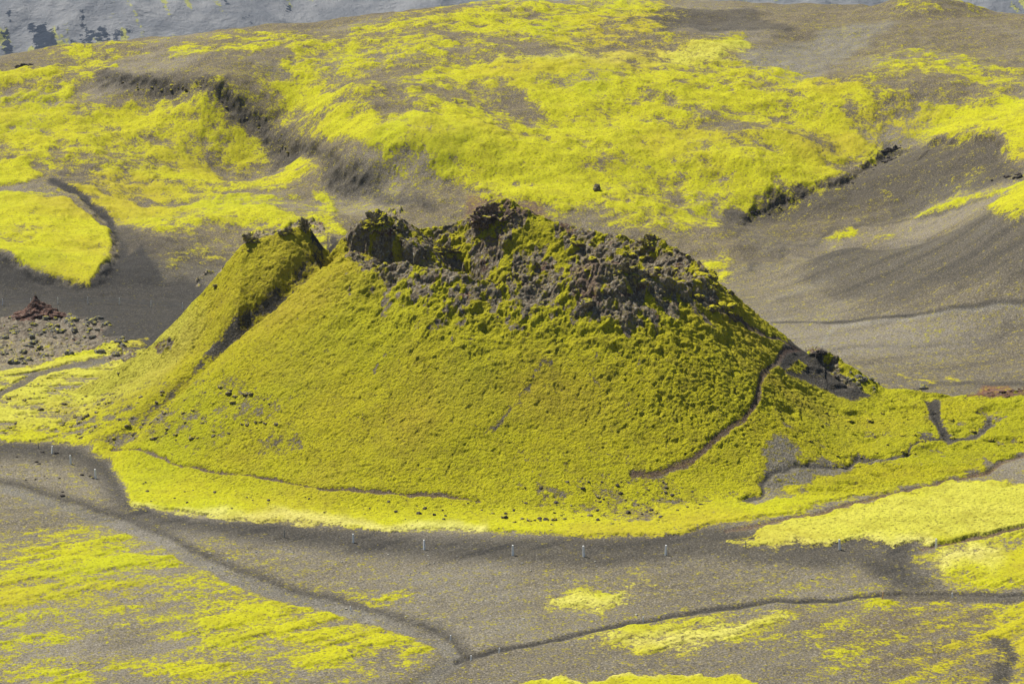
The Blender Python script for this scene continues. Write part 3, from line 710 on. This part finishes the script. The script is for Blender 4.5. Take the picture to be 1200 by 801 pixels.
def mountain_material():
    m, nt = mat_new('pale_mountain_scree'); N = NT(nt)
    pos = N.n('ShaderNodeNewGeometry').outputs['Position']
    n1 = N.noise(pos, .02, 6, .6); n2 = N.noise(pos, .15, 6, .7)
    c = N.mix(N.mr(n1, .35, .65), (.155, .162, .172), (.245, .248, .25))  # scree greys tinted with the blue of the distant haze
    c = N.mix(N.mr(n2, .5, .75, 0, .35), c, (.16, .15, .14))
    c = N.mix(N.mr(N.math('ADD', N.attr('moss'), N.math('MULTIPLY', N.math('SUBTRACT', n2, .5), 2.6)), .50, .75, 0, .7), c, (.36, .36, .04))
    c = N.mix(N.mr(N.math('ADD', N.attr('cliff'), N.math('MULTIPLY', N.math('SUBTRACT', n2, .5), 2.6)), .42, .62), c, (.034, .042, .056))  # dark cliffs, haze blue mixed into their colour
    b = N.n('ShaderNodeBsdfPrincipled'); b.inputs['Roughness'].default_value = .95; b.inputs['Specular IOR Level'].default_value = .05
    N.l(c, b.inputs['Base Color'])
    bp = N.n('ShaderNodeBump'); bp.inputs['Strength'].default_value = .9; bp.inputs['Distance'].default_value = 7
    N.l(n2, bp.inputs['Height']); N.l(bp.outputs[0], b.inputs['Normal'])
    o = N.n('ShaderNodeOutputMaterial'); N.l(b.outputs[0], o.inputs[0]); return m
structure(mountain())

# ------------------------------------------------------------------ rocks
import bmesh
from mathutils import Vector, noise as mnoise
def rock_mesh(name, seed, sub, rough, mats, squash=(1, 1, .75), jag=.35):
    bm = bmesh.new(); bmesh.ops.create_icosphere(bm, subdivisions=sub, radius=1.0)
    off = Vector((seed*7.3, seed*3.1, seed*1.7))
    for v in bm.verts:
        p = v.co.copy()
        a = mnoise.fractal(p*1.1+off, 1.0, 2.0, 4)*rough
        c = mnoise.cell_vector(p*2.2+off)[0]*jag
        b_ = (1-abs(mnoise.noise(p*2.4+off))*2)*jag*.6
        v.co = p*(1+a+c*.5+b_)
        v.co.x *= squash[0]; v.co.y *= squash[1]; v.co.z *= squash[2]
    me = bpy.data.meshes.new(name); bm.to_mesh(me); bm.free()
    for mt in mats: me.materials.append(mt)
    return me
def tag(o, label, cat, group=None):
    o['label'] = label; o['category'] = cat
    if group: o['group'] = group
    return o
def put_rock(name, me, x, y, s, sink=.3, rot=None, sc=(1, 1, 1), z=None):
    o = bpy.data.objects.new(name, me); COL.objects.link(o)
    zz = ground_z(x, y) if z is None else z
    o.location = (x, y, zz+s*sc[2]*(.75-sink*1.5)*.6)
    o.rotation_euler = rot if rot else (random.uniform(-.3, .3), random.uniform(-.3, .3), random.uniform(0, 6.28))
    o.scale = (s*sc[0], s*sc[1], s*sc[2])
    return o
def variants(prefix, mat, n=4, sub=3, rough=.35, squash=(1, 1, .75), jag=.3):
    return [rock_mesh(prefix, 11+k*5+hash_(prefix), sub, rough, [mat], squash, jag) for k in range(n)]
def hash_(s): return sum(map(ord, s)) % 37
V_GREY = variants('lava_block', M_GREYR); V_DARK = variants('black_stone', M_DARKR, 4, 2); V_PURP = variants('boulder', M_PURP)
V_SCARP = variants('scarp_rock', M_SCARP, 4, 3); V_DARK3 = variants('gully_rock', M_DARKR, 4, 3); V_LAVA = variants('rim_block', M_LAVA, 5, 3, .4, (1, 1, .9), .4); V_LAVM = variants('mossy_block', M_LAVAM, 4, 3, .35); V_PALE = variants('pale_stone', M_PALER, 3, 2)
def scatter(name, pts, n, vs, s0, s1, label, cat, group, sink=.3, pw=2.0):
    """n stones inside a ground polygon"""
    Pw = W(pts); xs = [p[0] for p in Pw]; yy = [p[1] for p in Pw]
    k = 0; tries = 0
    while k < n and tries < n*60:
        tries += 1
        x = random.uniform(min(xs), max(xs)); y = random.uniform(min(yy), max(yy))
        ins = False
        for i in range(len(Pw)):
            ax, ay = Pw[i]; bx, by = Pw[(i+1) % len(Pw)]
            if (ay > y) != (by > y) and x < (bx-ax)*(y-ay)/(by-ay)+ax: ins = not ins
        if not ins: continue
        s = s0+(s1-s0)*random.random()**pw
        tag(put_rock(name, random.choice(vs), x, y, s, sink, None, (random.uniform(.8, 1.3), random.uniform(.8, 1.2), random.uniform(.6, 1.0))), label, cat, group)
        k += 1
scatter('boulder', [(70,498),(110,470),(200,455),(320,472),(330,500),(220,518),(90,516)], 150, V_PURP, .09, .36, 'grey brown lava boulder half sunk in moss at the lower left foot of the crater', 'boulder', 'boulders at the lower left foot of the crater')
scatter('boulder', [(0,450),(60,440),(150,428),(140,465),(60,500),(0,510)], 60, V_PURP, .10, .32, 'small grey brown boulder in the mossy flat left of the crater', 'boulder', 'small boulders in the mossy flat left of the crater')
scatter('stone', [(540,590),(620,560),(800,560),(850,590),(760,618),(600,615)], 120, V_DARK+V_PURP, .07, .30, 'small dark stone on yellow moss at the front foot of the crater', 'stone', 'dark stones at the front foot of the crater')
scatter('stone', [(160,560),(300,575),(520,590),(560,615),(300,605),(170,590)], 30, V_DARK, .10, .24, 'tiny dark stone on the smooth moss apron left of the crater front', 'stone', 'dark stones on the moss apron')
scatter('lava_block', [(0,375),(60,366),(120,372),(200,386),(185,402),(110,412),(40,430),(0,425)], 170, V_GREY, .14, .62, 'grey lichened lava block in the rough field left of the crater', 'lava block', 'lava blocks in the rough field left of the crater')
scatter('scarp_rock', [(135,89),(215,97),(275,113),(320,147),(350,172),(345,180),(305,155),(262,125),(205,108),(140,97)], 60, V_SCARP, .12, .36, 'dark rock jutting from the brown scarp across the left hillside', 'rock', 'rocks along the brown scarp on the left hillside')
scatter('valley_rock', [(975,432),(1010,438),(1090,446),(1080,458),(1030,462),(1000,452)], 45, V_GREY, .16, .5, 'grey rock on dark gravel behind the mossy spur right of the crater', 'rock', 'grey rocks behind the spur')
scatter('pale_stone', [(0,580),(200,650),(420,735),(600,740),(1000,690),(1040,660),(600,655),(200,620)], 110, V_PALE, .05, .13, 'pale stone lying on the dark gravel plain below the crater', 'stone', 'pale stones on the gravel plain')
scatter('dark_stone', [(0,528),(90,532),(110,560),(60,590),(0,565)], 18, V_DARK, .10, .28, 'dark stone on bare gravel at the left end of the moss apron', 'stone', 'dark stones on bare gravel at left')
scatter('rim_block', [(425,250),(470,250),(495,300),(560,316),(640,318),(690,292),(745,288),(800,330),(790,355),(740,395),(690,360),(560,340),(440,330),(400,300)], 95, V_LAVA, .22, .8, 'jagged dark lava block crusting the front of the crater rim', 'lava block', 'lava blocks crusting the front rim')
scatter('mossy_block', [(640,268),(700,272),(760,285),(830,318),(870,360),(850,375),(800,345),(750,310),(680,300)], 50, V_LAVM, .25, .8, 'moss topped lava block on the right shoulder of the crater rim', 'lava block', 'moss topped blocks on the right shoulder of the rim')
scatter('ridge_block', [(262,318),(290,286),(350,268),(352,277),(300,293),(275,322),(245,352),(236,348)], 60, V_LAVA, .2, .7, 'jagged dark lava block along the crest of the left ridge', 'lava block', 'lava blocks along the crest of the left ridge')

scatter('apron_rock', [(960,470),(1100,480),(1200,490),(1200,520),(1100,525),(990,545),(940,540)], 46, V_LAVM, .12, .45, 'small mossy lava rock on the lumpy moss spur right of the footpath', 'rock', 'mossy rocks on the right spur')
V_RED = variants('red_rock', M_REDR, 3, 3)
scatter('red_rock', [(1120,462),(1150,452),(1230,454),(1230,467),(1160,468)], 34, V_RED, .15, .6, 'rust red scoria rock on the crest at the right edge', 'rock', 'red rocks on the crest at the right edge')
def crag(name, px, py, s, sc, mat, seed, label, dy=0, sub=5, rough=.45, jag=.5, zoff=0, rotz=None):
    (x, y), = W([(px, py)])
    y += dy
    bm = bmesh.new(); bmesh.ops.create_icosphere(bm, subdivisions=sub, radius=1.0)
    off = Vector((seed*7.3, seed*3.1, seed*1.7)); D = Vector((s*sc[0], s*sc[1], s*sc[2]))
    for v in bm.verts:
        n = v.co.normalized(); q = Vector((n.x*D.x, n.y*D.y, n.z*D.z))
        k = 1+.42*mnoise.fractal(n*1.3+off, 1, 2, 3)
        r_ = 0
        for fr, am in ((.55, .55), (1.2, .34), (2.6, .15)):
            dd, pp = mnoise.voronoi(q*fr+off)
            r_ += am*(mnoise.cell(pp[0]*9.7)-.5)*1.2-am*.55*max(0, 1-(dd[1]-dd[0])/.16)
        r_ *= min(1, min(D)*.75)
        v.co = q*k+n*r_
    me = bpy.data.meshes.new(name); bm.to_mesh(me); bm.free(); me.materials.append(mat)
    o = bpy.data.objects.new(name, me); COL.objects.link(o)
    o.location = (x, y, ground_z(x, y)+zoff); o.rotation_euler = (0, 0, rotz if rotz is not None else seed*1.3)
    return tag(o, label, 'crag')
crag('lava_crag', 357, 272, 1.0, (1.25, 1.3, 1.6), M_LAVA, 2, 'dark rounded lava knob standing on top of the left ridge', zoff=.6, rotz=0)
crag('lava_crag', 338, 276, 1.0, (1.3, 1.0, .7), M_LAVA, 3, 'low dark crag leaning against the rounded knob on the left ridge', zoff=.2, rotz=0)
crag('lava_crag', 297, 285, 1.0, (1.7, 1.1, .9), M_LAVA, 4, 'jagged dark crag at the left end of the left ridge top', zoff=.3, rotz=0)
crag('lava_crag', 440, 262, 1.0, (2.0, 1.6, 1.5), M_LAVAM, 5, 'dark mossy crag forming the left horn of the crater rim', zoff=.0, rotz=0)
crag('lava_crag', 580, 250, 1.0, (3.6, 2.2, 1.9), M_CRAGR, 6, 'tallest dark reddish crag at the back of the crater rim', zoff=-.5, rotz=0)
crag('lava_crag', 522, 296, 1.0, (3.4, 1.3, 1.1), M_LAVAM, 7, 'moss capped ledge crag inside the front left of the rim', zoff=.2, rotz=0)
crag('lava_crag', 762, 284, 1.0, (1.3, 1.3, 1.3), M_LAVAM, 8, 'small dark pinnacle on the right of the crater rim', zoff=-.3, rotz=0)
crag('lava_crag', 722, 312, 1.0, (3.4, 1.4, 1.8), M_LAVA, 9, 'broad grey crag face on the front right of the crater rim', zoff=-.9, rotz=.1)
crag('lava_crag', 962, 414, 1.0, (1.0, .8, .55), M_DARKR, 10, 'black crag topping the spur just right of the footpath fork', zoff=.0, rotz=.4)
scatter('gully_rock', [(985,210),(1010,195),(1035,178),(1062,170),(1066,180),(1040,192),(1012,208),(990,222)], 20, V_DARK3, .12, .42, 'black broken rock along the undercut edge above the brown gully at right', 'rock', 'rocks along the right gully edge')
scatter('gully_rock', [(870,246),(930,230),(960,224),(962,230),(930,238),(875,252)], 18, V_DARK3, .12, .35, 'small dark rock along the foot of the far moss slope', 'rock', 'dark rocks at the foot of the far moss slope')
scatter('gully_rock', [(1160,205),(1190,198),(1196,206),(1165,214)], 8, V_DARK3, .18, .5, 'dark rock in the brown gully near the right edge', 'rock', 'rocks in the gully near the right edge')
crag('lava_crag', 1048, 180, 1.0, (2.2, 1.3, .8), M_DARKR, 12, 'black overhanging outcrop above the brown gully on the right', zoff=-.2, rotz=.5)
crag('lava_crag', 30, 76, 1.0, (2.4, 1.4, .8), M_DARKR, 15, 'dark outcrop near the far left skyline', zoff=-.2, rotz=.2)
crag('lava_crag', 700, 229, 1.0, (.9, .8, .8), M_PURP, 16, 'lone brown boulder on the yellow slope behind the crater', zoff=.2, sub=4)
crag('boulder', 591, 609, 1.0, (.34, .3, .3), M_DARKR, 17, 'largest black boulder at the lower edge of the front moss', zoff=.1, sub=4)
crag('boulder', 100, 490, 1.0, (.9, .6, .65), M_PURP, 18, 'big double grey boulder on moss left of the crater foot', zoff=.15, sub=4)

# red spatter spire
(x, y), = W([(44, 372)])
def spire():
    bm = bmesh.new(); n, L = 40, 26
    rings = []
    for j in range(L+1):
        t = j/L; rad = 3.6*(1-t)**1.9+1.3*(1-t)+.10
        ring = []
        for i in range(n):
            a = 2*math.pi*i/n
            p = Vector((math.cos(a)*rad, math.sin(a)*rad*.8, 3.9*t))
            k = 1+.30*mnoise.fractal(p*1.3+Vector((3, 1, 7)), 1, 2, 4)+.18*mnoise.cell_vector(p*2.1)[0]
            ring.append(bm.verts.new((p.x*k+.2*math.sin(t*5), p.y*k, p.z+.22*mnoise.noise(p*2))))
        rings.append(ring)
    for j in range(L):
        for i in range(n):
            bm.faces.new((rings[j][i], rings[j][(i+1) % n], rings[j+1][(i+1) % n], rings[j+1][i]))
    bm.faces.new(rings[L])
    me = bpy.data.meshes.new('scoria_spire'); bm.to_mesh(me); bm.free(); me.materials.append(M_REDR)
    o = bpy.data.objects.new('scoria_spire', me); COL.objects.link(o); o.location = (x, y, ground_z(x, y)-.25)
    tag(o, 'rust red scoria spire standing beside the wire fence at the left', 'rock spire')
spire()

# ------------------------------------------------------------------ marker stakes
def stake_mesh(h, w, mat):
    bm = bmesh.new(); bmesh.ops.create_cube(bm, size=1.0)
    for v in bm.verts:
        v.co.x *= w; v.co.y *= w; v.co.z = (v.co.z+.5)*(h+.3)-.3
    bmesh.ops.bevel(bm, geom=[e for e in bm.edges], offset=w*.12, segments=1, affect='EDGES')
    top = max(v.co.z for v in bm.verts)
    for v in bm.verts:
        if v.co.z > top-.03: v.co.x *= .72; v.co.y *= .72; v.co.z += .03
    me = bpy.data.meshes.new('marker_stake'); bm.to_mesh(me); bm.free(); me.materials.append(mat); return me
STK = stake_mesh(1.15, .22, M_WHITE); STK_S = stake_mesh(.5, .13, M_WHITE); STK_O = stake_mesh(.8, .15, M_ORANGE); STK_W = stake_mesh(.95, .13, M_WOOD)
STAKES = [
 (333,629,STK_W,.9,'grey stake at the edge of the pale moss, left of the row below the crater'),
 (414,635,STK,.85,'white stake on dark ash below the pale left part of the moss apron'),
 (497,643,STK,.95,'white stake beside the dark wheel rut below the crater'),
 (601,650,STK,1.0,'white stake left of centre on the dark ash band'),
 (684,652,STK,1.05,'white stake on the dark ash band below the dark stones'),
 (780,650,STK,1.0,'white stake at the right end of the ash band before the moss mound'),
 (874,642,STK_W,.8,'faint grey stake on the lower left edge of the smooth moss mound'),
 (984,643,STK,1.0,'white stake under the middle of the smooth moss mound'),
 (1097,642,STK,.95,'white stake where the path meets the lower edge of the moss mound'),
 (112,560,STK,1.0,'white stake nearest the ragged left edge of the moss apron'),
 (83,543,STK,.9,'white stake second from the moss apron in the row at left'),
 (61,531,STK,.8,'white stake just below the straight moss edge at left'),
 (45,525,STK_W,.8,'grey stake on the straight moss edge at far left'),
 (267,658,STK_S,.7,'short white peg on the dark track, middle left'),
 (411,714,STK_S,.9,'short white peg above the bend of the grey track'),
 (528,749,STK_S,1.0,'short white peg above the junction of the two tracks'),
 (552,773,STK_S,1.0,'short white peg right at the junction of the two tracks'),
 (585,764,STK_S,1.0,'short peg on the thin dark track just right of the junction'),
 (754,726,STK_S,1.0,'short peg on the thin dark track above the pale moss streak'),
 (1034,703,STK_O,1.0,'faded orange stake beside the thin dark track at right'),
 (1116,699,STK_S,1.0,'short white peg on the wide dark part of the track at far right')]
for px, py, me, s, lab in STAKES:
    (sx, sy), = W([(px, py)])
    o = bpy.data.objects.new('marker_stake', me); COL.objects.link(o)
    o.location = (sx, sy, ground_z(sx, sy)); o.scale = (s*1.1, s*1.1, s); o.rotation_euler = (random.uniform(-.05, .05), random.uniform(-.07, .07), R(-38)+random.uniform(-.2, .2))
    tag(o, lab, 'stake', 'marker stakes along the tracks')

# ------------------------------------------------------------------ wire fence behind the spire
def fence():
    px = [(-62, 360), (-30, 359), (3, 358), (36, 357.5), (68, 356), (103, 355.5), (140, 356), (177, 359), (214, 362)]
    pw = W(px)
    root = bpy.data.objects.new('wire_fence', None); COL.objects.link(root)
    root.location = (pw[0][0], pw[0][1], ground_z(*pw[0]))
    tag(root, 'low fence of white posts and pale wires crossing the dark gravel at the left', 'fence')
    def child(name, me):
        o = bpy.data.objects.new(name, me); COL.objects.link(o); o.parent = root; o.location = (0, 0, 0); return o
    pm = stake_mesh(1.0, .12, M_WHITE); pm.name = 'post'
    tops = []
    for x, y in pw:
        z = ground_z(x, y); o = child('post', pm); o.location = Vector((x, y, z))-root.location
        tops.append((Vector((x, y, z))-root.location))
    for hh in (.9, .55):
        bm = bmesh.new(); r = .022
        prev = None
        for i in range(len(tops)-1):
            for k in range(6):
                t = k/5
                if k == 0 and prev: continue
                p = tops[i].lerp(tops[i+1], t)+Vector((0, -.08, hh-.10*math.sin(math.pi*t)))
                ring = [bm.verts.new(p+Vector((0, math.cos(a)*r, math.sin(a)*r))) for a in (0, 2.09, 4.19)]
                if prev:
                    for q in range(3): bm.faces.new((prev[q], prev[(q+1) % 3], ring[(q+1) % 3], ring[q]))
                prev = ring
        me = bpy.data.meshes.new('wire'); bm.to_mesh(me); bm.free(); me.materials.append(M_WIRE)
        child('wire', me)
fence()

# ------------------------------------------------------------------ haze
def haze():
    bm = bmesh.new(); bmesh.ops.create_cube(bm, size=1.0)
    x0, x1, y0, y1, z0, z1 = -2600, 2600, -40, 5400, -420, 260
    for v in bm.verts:
        v.co = (x0 if v.co.x < 0 else x1, y0 if v.co.y < 0 else y1, z0 if v.co.z < 0 else z1)
    me = bpy.data.meshes.new('haze'); bm.to_mesh(me); bm.free()
    m, nt = mat_new('thin_air_haze'); N = NT(nt)
    pv = N.n('ShaderNodeVolumePrincipled'); pv.inputs['Color'].default_value = (.55, .72, 1.0, 1); pv.inputs['Density'].default_value = HAZE_D; pv.inputs['Anisotropy'].default_value = .2
    o_ = N.n('ShaderNodeOutputMaterial'); N.l(pv.outputs[0], o_.inputs['Volume'])
    me.materials.append(m)
    o = bpy.data.objects.new('haze', me); COL.objects.link(o); o['kind'] = 'stuff'
HAZE_D = .000025
haze()

# ------------------------------------------------------------------ light, sky, camera
SUN_EL, SUN_AZ = R(54), R(-47)                        # azimuth measured from +Y towards +X
w = bpy.data.worlds.new('World'); bpy.context.scene.world = w; w.use_nodes = True
nt = w.node_tree; bg = nt.nodes['Background']
sky = nt.nodes.new('ShaderNodeTexSky'); sky.sky_type = 'NISHITA'; sky.sun_disc = False
sky.sun_elevation = SUN_EL; sky.sun_rotation = SUN_AZ
nt.links.new(sky.outputs[0], bg.inputs[0]); bg.inputs[1].default_value = .052
sun = bpy.data.lights.new('Sun', 'SUN'); sun.energy = 4.6; sun.angle = R(.5); sun.color = (1, .95, .86)
so = bpy.data.objects.new('Sun', sun); COL.objects.link(so)
dv = Vector((math.sin(SUN_AZ)*math.cos(SUN_EL), math.cos(SUN_AZ)*math.cos(SUN_EL), math.sin(SUN_EL)))
so.rotation_euler = dv.to_track_quat('Z', 'Y').to_euler(); so.location = (0, 300, 300)
cam = bpy.data.cameras.new('Camera'); co = bpy.data.objects.new('Camera', cam); COL.objects.link(co)
co.location = (0, 0, CAM_H); co.rotation_euler = (math.pi/2-PITCH, 0, 0)
cam.sensor_fit = 'HORIZONTAL'; cam.sensor_width = 36; cam.lens = F/1200*36; cam.clip_end = 8000
s = bpy.context.scene; s.camera = co
s.view_settings.view_transform = 'Standard'; s.view_settings.look = 'None'; s.view_settings.exposure = .80; s.view_settings.gamma = 1
s.view_settings.use_curve_mapping = False
s.cycles.max_bounces = 4; s.cycles.diffuse_bounces = 3; s.cycles.volume_bounces = 0
